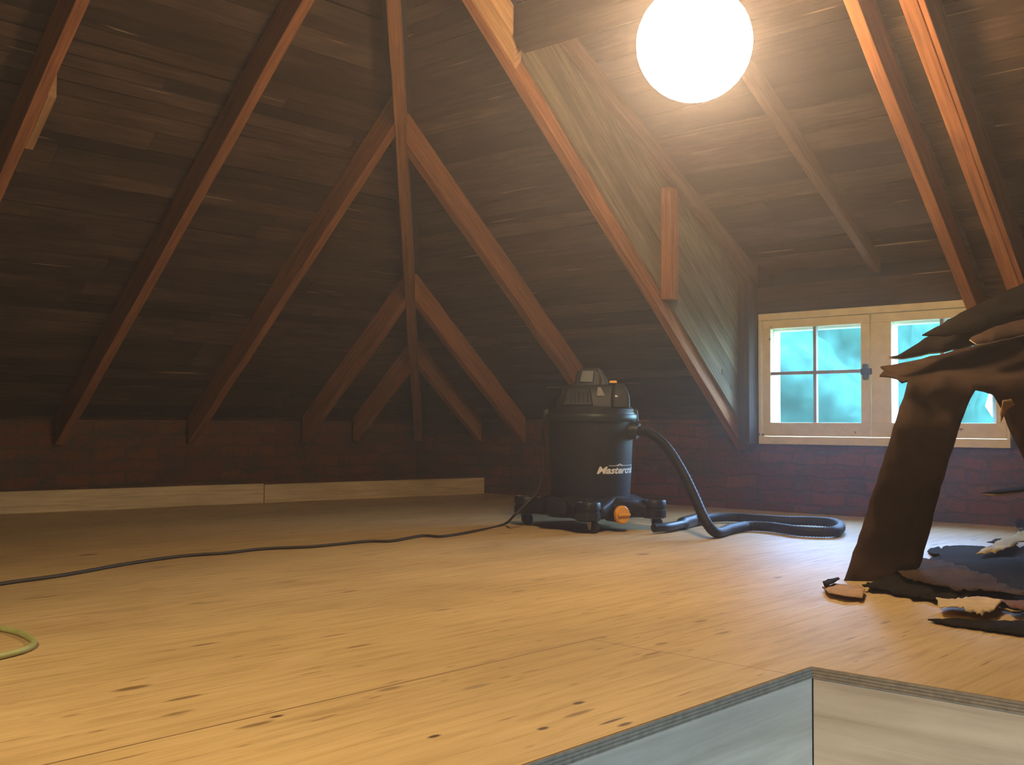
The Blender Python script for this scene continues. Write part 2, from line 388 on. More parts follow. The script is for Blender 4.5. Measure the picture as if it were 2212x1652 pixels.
        if bevel:
            bv = o.modifiers.new('bevel', 'BEVEL'); bv.width = bevel; bv.segments = seg; bv.limit_method = 'ANGLE'; bv.angle_limit = math.radians(40)
        if parent: o.parent = parent
        return o
def tag(o, label, cat, group=None):
    o['label'] = label; o['category'] = cat
    if group: o['group'] = group
    return o
def struct(o, label=None):
    o['kind'] = 'structure'
    if label: o['label'] = label
    return o
def empty(name, loc=(0, 0, 0), rz=0.0):
    o = bpy.data.objects.new(name, None); C.objects.link(o); o.location = loc; o.rotation_euler = (0, 0, rz); o.empty_display_size = 0.1
    return o
def smooth_path(pts, n=10):
    pts = [Vector(p) for p in pts]; out = []
    q = [pts[0] * 2 - pts[1]] + pts + [pts[-1] * 2 - pts[-2]]
    for i in range(1, len(q) - 2):
        for k in range(n):
            t = k / n
            out.append(0.5 * ((2 * q[i]) + (q[i + 1] - q[i - 1]) * t + (2 * q[i - 1] - 5 * q[i] + 4 * q[i + 1] - q[i + 2]) * t * t + (3 * q[i] - q[i - 1] - 3 * q[i + 1] + q[i + 2]) * t ** 3))
    out.append(q[-2]); return out

# ------------------------------------------------------------------ floor, hatch, stair well
HX0, HX1, HY0, HY1 = -1.6, 2.198, -1.2, 1.131
PT = 0.023
fl = MB()
def slab(x0, x1, y0, y1):
    fl.box((x0, y0, -PT), (x1, y1, 0), axis=0, off=(0, 0))
    n = len(fl.f)
X0, X1, Y0, Y1 = -6.0, 5.97, -6.0, 6.45
for r in ((X0, HX0, Y0, Y1), (HX1, X1, Y0, Y1), (HX0, HX1, HY1, Y1), (HX0, HX1, Y0, HY0)): slab(*r)
for i, f in enumerate(fl.f): fl.uv[i] = [(fl.v[j][0], fl.v[j][1]) for j in f]
fo = struct(fl.build('floor', 'floor_ply'), 'pale plywood attic floor with knots and sheet joints')
# visible laminated edge round the hatch
def strip(name, lo, hi, mat, axis, bevel=0.0, label=None):
    mb = MB(); mb.box(lo, hi, axis=axis); return struct(mb.build(name, mat, None, bevel), label)
strip('trim_1', (HX0, HY1 - 0.006, -PT), (HX1, HY1 - 0.0005, -0.0006), 'ply_edge', 0, label='laminated plywood edge along the left side of the hatch')
strip('trim_2', (HX1 - 0.006, HY0, -PT), (HX1 - 0.0005, HY1 - 0.006, -0.0006), 'ply_edge', 1, label='laminated plywood edge along the far side of the hatch')
strip('wall_hatch_left', (HX0, HY1 - 0.001, -1.1), (HX1, HY1 + 0.018, -PT), 'liner_ply', 0, label='plywood lining of the hatch, side in bluish daylight')
strip('wall_hatch_right', (HX1 - 0.001, HY0, -1.1), (HX1 + 0.005, HY1 - 0.005, -PT), 'liner_ply', 1, label='plywood lining of the hatch, pale warm side')
strip('wall_hatch_back', (HX0 - 0.02, HY0, -2.6), (HX0, HY1, -PT), 'hall_plaster', 1)
sw = MB()
for lo, hi in (((HX0, HY0 - 0.02, -2.6), (1.15, HY0, -PT)), ((2.15, HY0 - 0.02, -2.6), (HX1, HY0, -PT)), ((1.15, HY0 - 0.02, -0.25), (2.15, HY0, -PT)), ((1.15, HY0 - 0.02, -2.6), (2.15, HY0, -1.05))): sw.box(lo, hi)
struct(sw.build('wall_hatch_front', 'hall_plaster'))  # opening in this wall made for the added blue light
strip('wall_hall_left', (HX0, HY1 + 0.02, -2.6), (HX1, HY1 + 0.04, -1.1), 'hall_plaster', 0)
strip('wall_hall_right', (HX1 + 0.02, HY0, -2.6), (HX1 + 0.04, HY1, -1.1), 'hall_plaster', 1)
strip('trim_4', (HX1 + 0.006, HY1 - 0.02, -1.1), (HX1 + 0.03, HY1 + 0.02, -PT), 'dark_post', 2)  # dark backing added to stop light showing through the corner gap
strip('floor_hall', (HX0 - 0.02, HY0 - 0.02, -2.65), (HX1 + 0.05, HY1 + 0.05, -2.6), 'hall_plaster', 0)

# ------------------------------------------------------------------ masonry walls
wl = MB()
wl.poly([(-6, 6.42, 0), (5.95, 6.42, 0), (5.95, 6.42, 0.56), (-6, 6.42, 0.56)][::-1], [(-6, 0), (5.95, 0), (5.95, .56), (-6, .56)][::-1])
wl.poly([(-6, 6.42, 0.56), (5.95, 6.42, 0.56), (5.95, 6.75, 0.56), (-6, 6.75, 0.56)][::-1], [(-6, .56), (5.95, .56), (5.95, .9), (-6, .9)][::-1])
wl.poly([(-6, 6.75, 0), (5.95, 6.75, 0), (5.95, 6.75, .56), (-6, 6.75, .56)], [(-6, 0), (5.95, 0), (5.95, .56), (-6, .56)])
struct(wl.build('wall_left', 'old_brick'), 'low rough brick knee wall under the left roof slope')
WY0, WY1, WZ0, WZ1 = 1.915, 3.365, 0.40, 1.182      # window opening incl. frame
wr = MB()
def wq(y0, y1, z0, z1, mi=0):
    wr.box((D, y0, z0), (D + 0.2, y1, z1), axis=1, off=(0, 0), mi=mi)
    for i in range(len(wr.f) - 6, len(wr.f)): wr.uv[i] = [(wr.v[j][1] + wr.v[j][0], wr.v[j][2]) for j in wr.f[i]]
wq(-6, 6.42, 0, 0.398)
wq(-6, WY0, 0.398, 0.56); wq(WY1 + 0.2, 6.42, 0.398, 0.56)
struct(wr.build('wall_right', 'old_brick'), 'low brick wall below the window')

# ------------------------------------------------------------------ roof sheathing
def board_rows(mb, origin, du, dv, dn, vmax, urange, wmin=0.062, wmax=0.115, cuts=()):
    """boards along du, stacked along dv; dn = thickness direction (towards outside)"""
    v = -0.08; o = Vector(origin); du = Vector(du); dv = Vector(dv); dn = Vector(dn)
    while v < vmax:
        w = random.uniform(wmin, wmax)
        for (u0, u1) in urange(v + w / 2):
            u = u0
            tone = random.random()
            while u < u1 - 0.02:
                ln = random.uniform(1.2, 3.4)
                e_ = min(u1, u + ln)
                if u1 - e_ < 0.3: e_ = u1
                dz = random.uniform(0, 0.007); gap = random.choice((0.002, 0.003, 0.004, 0.006, 0.011))
                tl = random.uniform(-0.003, 0.003)
                a = o + dv * (v + gap); b_ = o + dv * (v + w)
                c = [a + du * u + dn * (dz + tl), b_ + du * u + dn * (dz - tl), b_ + du * u + dn * (dz + .022), a + du * u + dn * (dz + .022)]
                c2 = [p + du * (e_ - u - 0.002) for p in c]
                mb.hexa([c[0], c[3], c[2], c[1], c2[0], c2[3], c2[2], c2[1]], rnd=min(1, max(0, random.gauss(tone, 0.22))), off=(random.uniform(0, 40), random.uniform(0, 40)))
                u = e_
        v += w
sl = math.sqrt(1 + T * T)
# left slope: boards along x
cl = MB()
dvL = Vector((0, -1 / sl, T / sl)); dnL = Vector((0, T / sl, 1 / sl))
VM = 6.2
board_rows(cl, (0, WL, ZS), (1, 0, 0), dvL, dnL, VM, lambda v: [(-3.5, D - v / sl + 0.02)])
o0 = dnL * 0.04
cl.poly([Vector((-7, WL + .5, ZS - .5 * T)) + o0, Vector((D + .5, WL + .5, ZS - .5 * T)) + o0, Vector((D - 6.1, WL - 6.1, ZS + 6.1 * T)) + o0, Vector((-7, WL - 6.1, ZS + 6.1 * T)) + o0], mi=1)
struct(cl.build('ceiling_left', ['old_board', 'roof_skin']), 'dark board sheathing of the left roof slope')
# right slope: boards along y, with the dormer cut out
cr_ = MB()
dvR = Vector((-1 / sl, 0, T / sl)); dnR = Vector((T / sl, 0, 1 / sl))
KH = 2.16                                     # header position (distance in from the wall)
DY0, DY1 = 1.83, 3.56
def rr(v):
    k = v / sl
    end = WL - k - 0.02
    if k < KH + 0.05: return [(-3.0, DY0), (DY1, max(DY1, end))]
    return [(-3.0, end)]
board_rows(cr_, (D, 0, ZS), (0, 1, 0), dvR, dnR, VM, rr)
def rp(k, y): return Vector((D - k, y, ZS + T * k)) + dnR * 0.04
for (k0, k1, y0, y1, yh) in ((-.5, 6.1, -7, DY0, None), (KH + .05, 6.1, DY0, DY1, None)):
    cr_.poly([rp(k0, y0), rp(k1, y0), rp(k1, y1), rp(k0, y1)], mi=1)
cr_.poly([rp(-.5, DY1), rp(WL - DY1, DY1), rp(-.5, WL + .5)], mi=1)
struct(cr_.build('ceiling_right', ['old_board', 'roof_skin']), 'dark board sheathing of the right roof slope')
hc = MB()
ring = lambda k: [(D - k - .25, WL - k + .25, ZS + T * k - .17), (D - k, WL - k, ZS + T * k + .09), (D - k + .25, WL - k - .25, ZS + T * k - .17), (D - k + .3, WL - k + .3, ZS + T * k + .12)]
ring = lambda k: [(D - k - .22, WL - k + .02, ZS + T * k + .055), (D - k + .02, WL - k - .22, ZS + T * k + .055), (D - k + .3, WL - k + .02, ZS + T * k + .02), (D - k + .02, WL - k + .3, ZS + T * k + .02)]
hc.hexa(ring(-.5) + ring(6.0)); struct(hc.build('ceiling_hip_cap', 'roof_skin'))
bk = MB()
bk.poly([(-7, -7, 6.6), (7, -7, 6.6), (7, 7, 6.6), (-7, 7, 6.6)], mi=0)
bk.poly([(-6, -7, -0.03), (-6, 7, -0.03), (-6, 7, 6.6), (-6, -7, 6.6)]); bk.poly([(-7, -6, -0.03), (7, -6, -0.03), (7, -6, 6.6), (-7, -6, 6.6)])
struct(bk.build('wall_back', 'old_board'), 'dark boarded far end of the attic')
# dormer ceiling
sd = math.sqrt(1 + SD * SD)
cd = MB(); dvD = Vector((-1 / sd, 0, SD / sd)); dnD = Vector((SD / sd, 0, 1 / sd))
board_rows(cd, (D, 0, DZS), (0, 1, 0), dvD, dnD, 3.55, lambda v: [(DY0 - 0.1, DY1 + 0.04)], 0.12, 0.2)
def dp(k, y): return Vector((D - k, y, DZS + SD * k)) + dnD * 0.04
cd.poly([dp(-.18, DY0 - .2), dp(3.6, DY0 - .2), dp(3.6, DY1 + .1), dp(-.18, DY1 + .1)], mi=1)
struct(cd.build('ceiling_dormer', ['old_board', 'roof_skin']), 'weathered board ceiling of the dormer above the window')
# dormer cheeks (left one seen): boards parallel with the main slope, a few chinks at the foot
ck = MB()
def cheek_strip(y, o0, o1, k0=None, k1=None, th=0.02):
    ka = (DZS + .045 - ZS - o0) / (T - SD); kb = (DZS + .045 - ZS - o1) / (T - SD)
    a0 = k0 if k0 is not None else -0.02
    e0 = min(ka, k1) if k1 is not None else ka; e1 = min(kb, k1) if k1 is not None else kb
    e0 = min(e0, KH - 0.04); e1 = min(e1, KH - 0.04)
    if e1 <= a0: return
    P = lambda k, o: Vector((D - k, y, ZS + o + T * k))
    c = [P(a0, o0 + .004), P(a0, o1), P(a0, o1) + Vector((0, th, 0)), P(a0, o0 + .004) + Vector((0, th, 0))]
    d = [P(e0, o0 + .004), P(e1, o1), P(e1, o1) + Vector((0, th, 0)), P(e0, o0 + .004) + Vector((0, th, 0))]
    ck.hexa(c + d, rnd=random.random())
CY = 3.452
cheek_strip(CY, -0.09, 0.006)
gaps = ((-0.02, -0.012), (0.022, 0.10), (0.112, 0.205), (0.214, 0.30), (0.308, None))
for g0, g1 in gaps: cheek_strip(CY, 0.002, 0.040, g0, g1)
o = 0.036
while o < 0.95:
    w = random.uniform(0.12, 0.19); cheek_strip(CY, o, o + w); o += w
struct(ck.build('wall_dormer', 'cheek_board'), 'triangular boarded cheek of the dormer left of the window')
c2 = MB(); c2.prism([(D, DY0 - .03, ZS - .1), (D, DY0 - .03, DZS + .05), (D - 2.95, DY0 - .03, ZS + T * 2.95 + .05)], (0, 0.02, 0))
struct(c2.build('wall_dormer_right', 'cheek_board'))
# front wall of the dormer: dark boards round the window
wf = MB()
wf.box((D - 0.02, WY1 + 0.003, 0.40), (D + 0.16, DY1 + 0.02, 1.62), axis=2, rnd=0.3)
wf.box((D - 0.02, DY0 - 0.1, 0.40), (D + 0.16, WY0 - 0.003, 1.62), axis=2, rnd=0.3)
struct(wf.build('wall_window_side', 'dark_post', None, 0.003), 'dark upright boards beside the window')
hd = MB(); hd.box((D - 0.03, DY0 - 0.05, WZ1 + 0.002), (D + 0.16, DY1, 1.345), axis=1, n=8, jit=0.002)
struct(hd.build('trim_3', 'old_board', None, 0.004), 'dark brown head board above the window')
hb = MB(); hb.box((D + 0.12, DY0 - 0.05, 1.34), (D + 0.16, DY1, 1.65), axis=1)
struct(hb.build('wall_eave', 'roof_skin'))  # near-black colour stands for the shade in the eave gap

# ------------------------------------------------------------------ rafters
RG = 'roof rafters'
def rafter_R(name, y0, y1, k0, k1, label, mat='rafter_wood', zb=ZB, zt=ZS, cat='rafter', n=10, jit=0.003):
    mb = MB()
    P = lambda k, y, off: (D - k, y, off + T * k)
    ring = lambda k: [P(k, y0, zb), P(k, y1, zb), P(k, y1, zt), P(k, y0, zt)]
    mb.hexa(ring(k0) + ring(k1), n=n, jit=jit)
    return tag(mb.build(name, mat, None, 0.004), label, cat, RG)
def rafter_L(name, x0, x1, k0, k1, label, mat='rafter_wood', zb=ZB, zt=ZS):
    mb = MB()
    P = lambda k, x, off: (x, WL - k, off + T * k)
    ring = lambda k: [P(k, x0, zb), P(k, x0, zt), P(k, x1, zt), P(k, x1, zb)]
    mb.hexa(ring(k0) + ring(k1), n=10, jit=0.003)
    return tag(mb.build(name, mat, None, 0.004), label, 'rafter', RG)
rafter_L('rafter', 1.11, 1.165, 0.02, 4.75, 'rafter of the left roof slope just outside the left edge of the photo')
L0 = rafter_L('rafter', 2.045, 2.10, 0.02, 3.80, 'leftmost rafter in view, with a short block nailed to its right side')
blk = MB(); P = lambda k, x, off: (x, WL - k, off + T * k)
for ka, kb in ((1.56, 1.78),):
    ring = lambda k: [P(k, 2.101, .365), P(k, 2.101, .50), P(k, 2.14, .50), P(k, 2.14, .365)]
    blk.hexa(ring(ka) + ring(kb))
blk.build('nailed_block', 'amber_timber', L0, 0.003)
rafter_L('rafter', 2.985, 3.045, 0.02, 2.90, 'second rafter from the left, its narrow underside orange in the lamplight')
rafter_L('rafter', 3.865, 3.92, 0.02, 2.02, 'third rafter from the left, meeting the hip at the upper fork')
rafter_L('rafter', 4.775, 4.835, 0.02, 1.10, 'short dim rafter left of the hip, meeting it at the middle fork')
rafter_L('rafter', 5.24, 5.29, 0.02, 0.64, 'shortest rafter left of the hip, almost lost in the dark corner')
rafter_R('rafter', 3.475, 3.53, 0.0, 2.88, 'long heavy rafter running down to the lower left corner of the window')
rafter_R('rafter', 4.425, 4.485, 0.0, 1.94, 'broad rafter right of the hip, ending behind the vacuum cleaner')
rafter_R('rafter', 5.25, 5.305, 0.02, 1.10, 'shorter rafter right of the hip, ending just left of the vacuum cleaner')
rafter_R('rafter', 5.69, 5.745, 0.02, 0.66, 'shortest rafter right of the hip, ending above the pale floor board')
rafter_R('rafter', 1.80, 1.855, 0.02, 4.5, 'bright orange rafter passing in front of the right end of the window')
C1 = rafter_R('rafter', 1.592, 1.655, 0.02, 4.7, 'rightmost rafter, made of two boards side by side')
mb = MB(); P = lambda k, y, off: (D - k, y, off + T * k)
ring = lambda k: [P(k, 1.566, ZB - .008), P(k, 1.589, ZB - .008), P(k, 1.589, ZS), P(k, 1.566, ZS)]
mb.hexa(ring(0.02) + ring(4.7), n=10, jit=0.002); mb.build('sister_board', 'rafter_wood', C1, 0.003)
# hip
hp = MB(); s2 = 0.030 / math.sqrt(2)
ring = lambda k: [(D - k - s2, WL - k + s2, ZB - .03 + T * k), (D - k + s2, WL - k - s2, ZB - .03 + T * k), (D - k + s2, WL - k - s2, ZS - .02 + T * k), (D - k - s2, WL - k + s2, ZS - .02 + T * k)]
hp.hexa(ring(0.05) + ring(5.6), n=14, jit=0.003)
tag(hp.build('hip_rafter', 'hip_wood', None, 0.004), 'upright looking hip rafter in the middle where both roof slopes meet', 'rafter')
# doubled piece beside the long rafter, with a bevelled lower end
mb = MB(); P = lambda k, y, off: (D - k, y, off + T * k)
a = [P(2.20, 3.39, ZB + .05), P(2.10, 3.474, ZB), P(2.02, 3.474, ZS), P(2.12, 3.39, ZS)]
b4 = [P(2.86, 3.39, ZB), P(2.86, 3.474, ZB), P(2.86, 3.474, ZS), P(2.86, 3.39, ZS)]
mb.hexa(a + b4, n=3); tag(mb.build('trimmer_board', 'amber_timber', None, 0.008), 'thick short timber with a chamfered lower end beside the long rafter, left of the lamp', 'timber')
# header across the dormer opening
mb = MB(); P = lambda k, y, off: (D - k, y, off + T * k)
ring = lambda y: [P(KH - .02, y, ZB + .02), P(KH + .05, y, ZB + .02), P(KH + .05, y, ZS - .01), P(KH - .02, y, ZS - .01)]
mb.hexa(ring(1.857) + ring(3.388), n=4, jit=0.002); tag(mb.build('header_beam', 'old_board', None, 0.004), 'cross beam behind the lamp closing the top of the dormer opening', 'beam')
# dormer rafters
def rafter_D(y0, y1, k0, k1, label):
    mb = MB(); P = lambda k, y, off: (D - k, y, off + SD * k)
    ring = lambda k: [P(k, y0, DZ0), P(k, y1, DZ0), P(k, y1, DZS), P(k, y0, DZS)]
    mb.hexa(ring(k0) + ring(k1), n=6, jit=0.002); return tag(mb.build('dormer_rafter', 'dull_rafter', None, 0.004), label, 'rafter', 'dormer rafters')
rafter_D(2.61, 2.66, 0.0, 2.9, 'slim rafter of the dormer ceiling running down to above the middle of the window')
rafter_D(3.395, 3.446, 0.0, 2.1, 'dormer rafter along the top of the boarded cheek')
# stub post in the cheek
mb = MB(); mb.box((4.985, 3.385, 1.20), (5.065, 3.448, 1.815), axis=2)
tag(mb.build('stub_post', 'rafter_wood', None, 0.004), 'short upright stud standing on the long rafter beside the dormer cheek', 'stud')

mb = MB(); mb.box((5.79, 3.372, 0.402), (5.895, 3.449, 1.37), axis=2, n=5, jit=0.002)
tag(mb.build('corner_post', 'dark_post', None, 0.004), 'dark upright post in the corner just left of the window frame', 'post')
# ------------------------------------------------------------------ window
wn_ = struct(empty('window_1', (D, 2.64, 0.40)), 'cream painted pair of four-pane casements low in the dormer wall')
def wb(mb, lo, hi, ax=1): mb.box((lo[0] - D, lo[1] - 2.64, lo[2] - 0.40), (hi[0] - D, hi[1] - 2.64, hi[2] - 0.40), axis=ax)
fr = MB(); xo, xi = D - 0.035, D + 0.12
wb(fr, (xo, WY0, 1.142), (xi, WY1, WZ1)); wb(fr, (xo, WY0, 0.401), (xi, WY1, 0.447))
wb(fr, (xo, WY1 - 0.018, 0.447), (xi, WY1, 1.142), 2); wb(fr, (xo, WY0, 0.447), (xi, WY0 + 0.018, 1.142), 2)
fr.build('frame', 'cream_paint', wn_, 0.004)
def sash(y0, y1, gy0, gy1, latch):
    s_ = MB(); a, b_ = D - 0.022, D + 0.012
    z0, z1, gz0, gz1 = 0.450, 1.139, 0.530, 1.090
    wb(s_, (a, y0, z0), (b_, y1, gz0)); wb(s_, (a, y0, gz1), (b_, y1, z1)); wb(s_, (a, y0, gz0), (b_, gy0, gz1), 2); wb(s_, (a, gy1, gz0), (b_, y1, gz1), 2)
    so = s_.build('sash', 'cream_paint', wn_, 0.003)
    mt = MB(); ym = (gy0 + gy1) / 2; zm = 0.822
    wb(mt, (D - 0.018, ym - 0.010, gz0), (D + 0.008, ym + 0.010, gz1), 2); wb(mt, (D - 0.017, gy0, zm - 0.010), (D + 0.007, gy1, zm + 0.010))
    mt.build('muntin', 'muntin_backlit', so, 0.003)
    for (ya, yb) in ((gy0, ym), (ym, gy1)):
        for (za, zb_) in ((gz0, zm), (zm, gz1)):
            g_ = MB(); wb(g_, (D - 0.006, ya, za), (D - 0.003, yb, zb_)); g_.build('pane', 'window_glass', so)
    return so
s1 = sash(2.668, 3.343, 2.722, 3.290, True); s2_ = sash(1.937, 2.662, 1.99, 2.545, False)
lt = MB(); wb(lt, (D - 0.045, 2.655, 0.80), (D - 0.022, 2.715, 0.835)); wb(lt, (D - 0.042, 2.675, 0.775), (D - 0.022, 2.705, 0.86), 2)
lt.build('latch', 'iron', s1, 0.004)
of = MB(); xa, xb = D + 0.125, D + 0.20
for lo, hi, ax in (((xa, WY0, 0.40), (xb, WY1, 0.50), 1), ((xa, WY0, 1.085), (xb, WY1, WZ1), 1), ((xa, 3.345, 0.5), (xb, WY1, 1.085), 2), ((xa, WY0, 0.5), (xb, 2.02, 1.085), 2), ((xa, 2.60, 0.5), (xb, 2.685, 1.085), 2)): wb(of, lo, hi, ax)
of.build('outer_frame', 'white_paint', wn_, 0.003)

# ------------------------------------------------------------------ trees outside
def tree(x, y, z, r, sq, label, seed):
    t = empty('tree', (x, y, -6.0)); tag(t, label, 'tree', 'trees beyond the window')
    bm = bmesh.new(); bmesh.ops.create_icosphere(bm, subdivisions=5, radius=1.0)
    for v in bm.verts:
        n = v.co.normalized(); q = n * 2.2 + Vector((seed, 0, 0))
        d = 1 + 0.20 * noise.noise(q) + 0.06 * noise.noise(q * 4) + 0.03 * noise.noise(q * 11)
        v.co = Vector((n.x * r * d, n.y * r * d, n.z * r * sq * d + z + 6.0))
    me = bpy.data.meshes.new('crown'); bm.to_mesh(me); bm.free(); me.materials.append(MATS['tree_leaves']); me.polygons.foreach_set('use_smooth', [True] * len(me.polygons))
    o = bpy.data.objects.new('crown', me); C.objects.link(o); o.parent = t
    tk = MB(); tk.tube([(0, 0, 0), (0.05, 0, 2.5), (0, 0.05, z + 6.0 - r * 0.5)], lambda q: 0.3 - 0.12 * q, 10); tk.build('trunk', 'tree_bark', t, smooth=True)
tree(17.0, 9.6, 0.6, 3.4, 0.9, 'leafy tree seen through the left casement', 1.0)
tree(24.5, 8.1, 3.9, 3.2, 0.85, 'leafy tree seen through the right casement', 5.0)

gm = MB(); gm.box((-40, -40, -6.1), (60, 60, -6.0), axis=0); struct(gm.build('ground', 'tree_leaves'))
# ------------------------------------------------------------------ lamp
lp = empty('pendant_lamp', BULB); tag(lp, 'glowing round pendant lamp hanging from the roof in front of the dormer', 'lamp')
g_ = MB(); n = 18
g_.lathe([(max(0.002, BULB_R * math.sin(math.pi * k / n)), -BULB_R * math.cos(math.pi * k / n)) for k in range(n + 1)], 36)
g_.build('globe', 'lamp_glass', lp, smooth=True)
g_ = MB(); g_.lathe([(0.03, BULB_R - .01), (0.035, BULB_R), (0.035, BULB_R + .05), (0.02, BULB_R + .075), (0.008, BULB_R + .08)], 24); g_.build('socket', 'black_gloss', lp, smooth=True)
ztop = ZS + T * (D - BULB.x) - BULB.z
g_ = MB(); g_.tube([(0, 0, BULB_R + .07), (0, 0, ztop * .6), (0, 0, ztop + .02)], 0.005, 8); g_.build('cord', 'cord_black', lp, smooth=True)

# ------------------------------------------------------------------ pale boards on edge along the left wall
def edge_board(pa, pb, h, th, label):
    a, b_ = Vector((*pa, 0)), Vector((*pb, 0)); d = (b_ - a).normalized(); nn = Vector((-d.y, d.x, 0)) * th
    mb = MB(); u = Vector((0, 0, h))
    mb.hexa([a, a + nn, a + nn + u, a + u, b_, b_ + nn, b_ + nn + u, b_ + u], n=6, jit=0.002)
    tag(mb.build('pale_board', 'pale_timber', None, 0.003), label, 'board', 'pale boards along the left wall')
A, B_ = Vector((1.3, 6.37)), Vector((5.86, 5.62))
A = Vector((2.64, 6.22)) + (Vector((2.64, 6.22)) - B_).normalized() * 1.3
M_ = A.lerp(B_, 0.62)
edge_board(A, M_, 0.125, 0.038, 'long pale board on edge by the left wall, running out at the left')
edge_board(M_ + (B_ - A).normalized() * .004, B_, 0.118, 0.038, 'shorter pale board on edge, its squared end near the vacuum cleaner')

# ------------------------------------------------------------------ vacuum cleaner
VC = Vector((4.375, 3.455, 0)); VR = math.atan2(R_.y, R_.x)
vac = empty('vacuum_cleaner', VC, VR); tag(vac, 'black canister shop vacuum with orange drain cap standing on the plywood floor', 'vacuum cleaner')
mb = MB()
mb.lathe([(0.16, 0.06), (0.192, 0.066), (0.196, 0.11), (0.203, 0.25), (0.210, 0.40), (0.215, 0.535), (0.20, 0.54)], 72); mb.build('drum', 'black_plastic', vac, smooth=True)
mb = MB(); mb.lathe([(0.20, 0.528), (0.228, 0.530), (0.233, 0.537), (0.233, 0.560), (0.229, 0.566), (0.222, 0.567), (0.222, 0.574), (0.18, 0.575)], 72); mb.build('rim', 'black_gloss', vac, smooth=True)
mb = MB(); mb.lathe([(0.217, 0.567), (0.217, 0.592), (0.205, 0.603), (0.10, 0.607)], 72)
lid = mb.build('lid', 'black_plastic', vac, smooth=True)
# motor head: a tapering rounded block built from stacked rounded rectangles
def loft(mb, levels, n=6):
    """levels: (z, x0, x1, y0, y1, corner radius)"""
    rings = []
    for z, x0, x1, y0, y1, r in levels:
        ring = []
        for cx, cy, a0 in ((x1 - r, y1 - r, 0), (x0 + r, y1 - r, 90), (x0 + r, y0 + r, 180), (x1 - r, y0 + r, 270)):
            for k in range(n + 1):
                a = math.radians(a0 + 90 * k / n); ring.append(Vector((cx + r * math.cos(a), cy + r * math.sin(a), z)))
        rings.append(ring)
    base = len(mb.v); m_ = len(rings[0])
    for rg_ in rings: mb.v += [tuple(p) for p in rg_]
    for k in range(len(rings) - 1):
        for j in range(m_):
            a = base + k * m_ + j; b_ = base + k * m_ + (j + 1) % m_
            mb.face((a, b_, b_ + m_, a + m_), [(0, 0)] * 4)
    mb.face(range(base + m_ - 1, base - 1, -1), [(0, 0)] * m_)
    mb.face(range(base + (len(rings) - 1) * m_, base + len(rings) * m_), [(0, 0)] * m_)
mb = MB(); loft(mb, [(0.600, -.178, .172, -.165, .165, .07), (0.625, -.172, .168, -.160, .160, .07), (0.66, -.150, .16, -.15, .15, .06), (0.700, -.135, .150, -.13, .13, .05), (0.712, -.120, .135, -.11, .11, .04)])
head = mb.build('motor_head', 'dark_grey_plastic', vac, smooth=True)
mb = MB(); loft(mb, [(0.612, -.150, .0, -.185, -.12, .012), (0.690, -.128, -.012, -.160, -.10, .012), (0.698, -.12, -.02, -.15, -.10, .012)]); mb.build('vent_panel', 'black_plastic', head, smooth=True)
mb = MB()
for i in range(6): mb.box((-.133 + i * .0205, -.1815, .622), (-.125 + i * .0205, -.168, .672), axis=2)
mb.build('vent_rib', 'black_gloss', head)
# carry handle block with grip tunnel
mb = MB()
loft(mb, [(0.705, -.082, .050, -.055, .055, .02), (0.722, -.080, .052, -.05, .05, .02), (0.775, -.070, .054, -.045, .045, .018), (0.795, -.048, .046, -.035, .035, .015), (0.798, -.04, .038, -.03, .03, .012)])
mb.build('carry_handle', 'dark_grey_plastic', head, smooth=True)
mb = MB(); loft(mb, [(0.728, -.066, .012, -.062, -.04, .008), (0.782, -.052, .018, -.048, -.03, .008)]); mb.build('grip_recess', 'black_gloss', head, smooth=True)
mb = MB(); loft(mb, [(0.715, .040, .085, -.06, .06, .012), (0.74, .045, .080, -.05, .05, .012), (0.79, .022, .052, -.044, .044, .010)]); mb.build('handle_post', 'dark_grey_plastic', head, smooth=True)
mb = MB(); mb.prism([(.018, -.162, .655), (.060, -.155, .655), (.040, -.140, .700), (.024, -.142, .700)], (0, .01, 0)); mb.build('grey_flash', 'grey_plastic', head, 0.002)
mb = MB(); loft(mb, [(0.60, .088, .180, -.20, -.06, .015), (0.655, .090, .178, -.195, -.06, .015), (0.70, .098, .160, -.175, -.06, .015), (0.716, .105, .15, -.16, -.06, .012)]); mb.build('switch_box', 'black_plastic', head, smooth=True)
mb = MB(); loft(mb, [(0.722, .085, .125, -.10, -.065, .006), (0.733, .090, .122, -.095, -.070, .005)]); sw_ = mb.build('power_switch', 'orange_plastic', head, smooth=True); sw_['label'] = 'small orange power switch'
for sx_ in (-1, 1):
    mb = MB(); loft(mb, [(0.53, sx_ * .222 - .018, sx_ * .222 + .018, -.035, .035, .008), (0.585, sx_ * .222 - .016, sx_ * .222 + .014, -.03, .03, .008), (0.592, sx_ * .214 - .014, sx_ * .214 + .014, -.025, .025, .006)]); mb.build('lid_latch', 'dark_grey_plastic', vac, smooth=True)
# inlet port on the right, slightly towards the viewer
mb = MB(); pa = math.radians(-22); dx, dy = math.cos(pa), math.sin(pa)
mb.tube([(dx * .195, dy * .195, .485), (dx * .235, dy * .235, .485), (dx * .250, dy * .250, .482)], lambda q: .048 - .008 * q, 24); mb.build('inlet_port', 'black_gloss', vac, smooth=True)
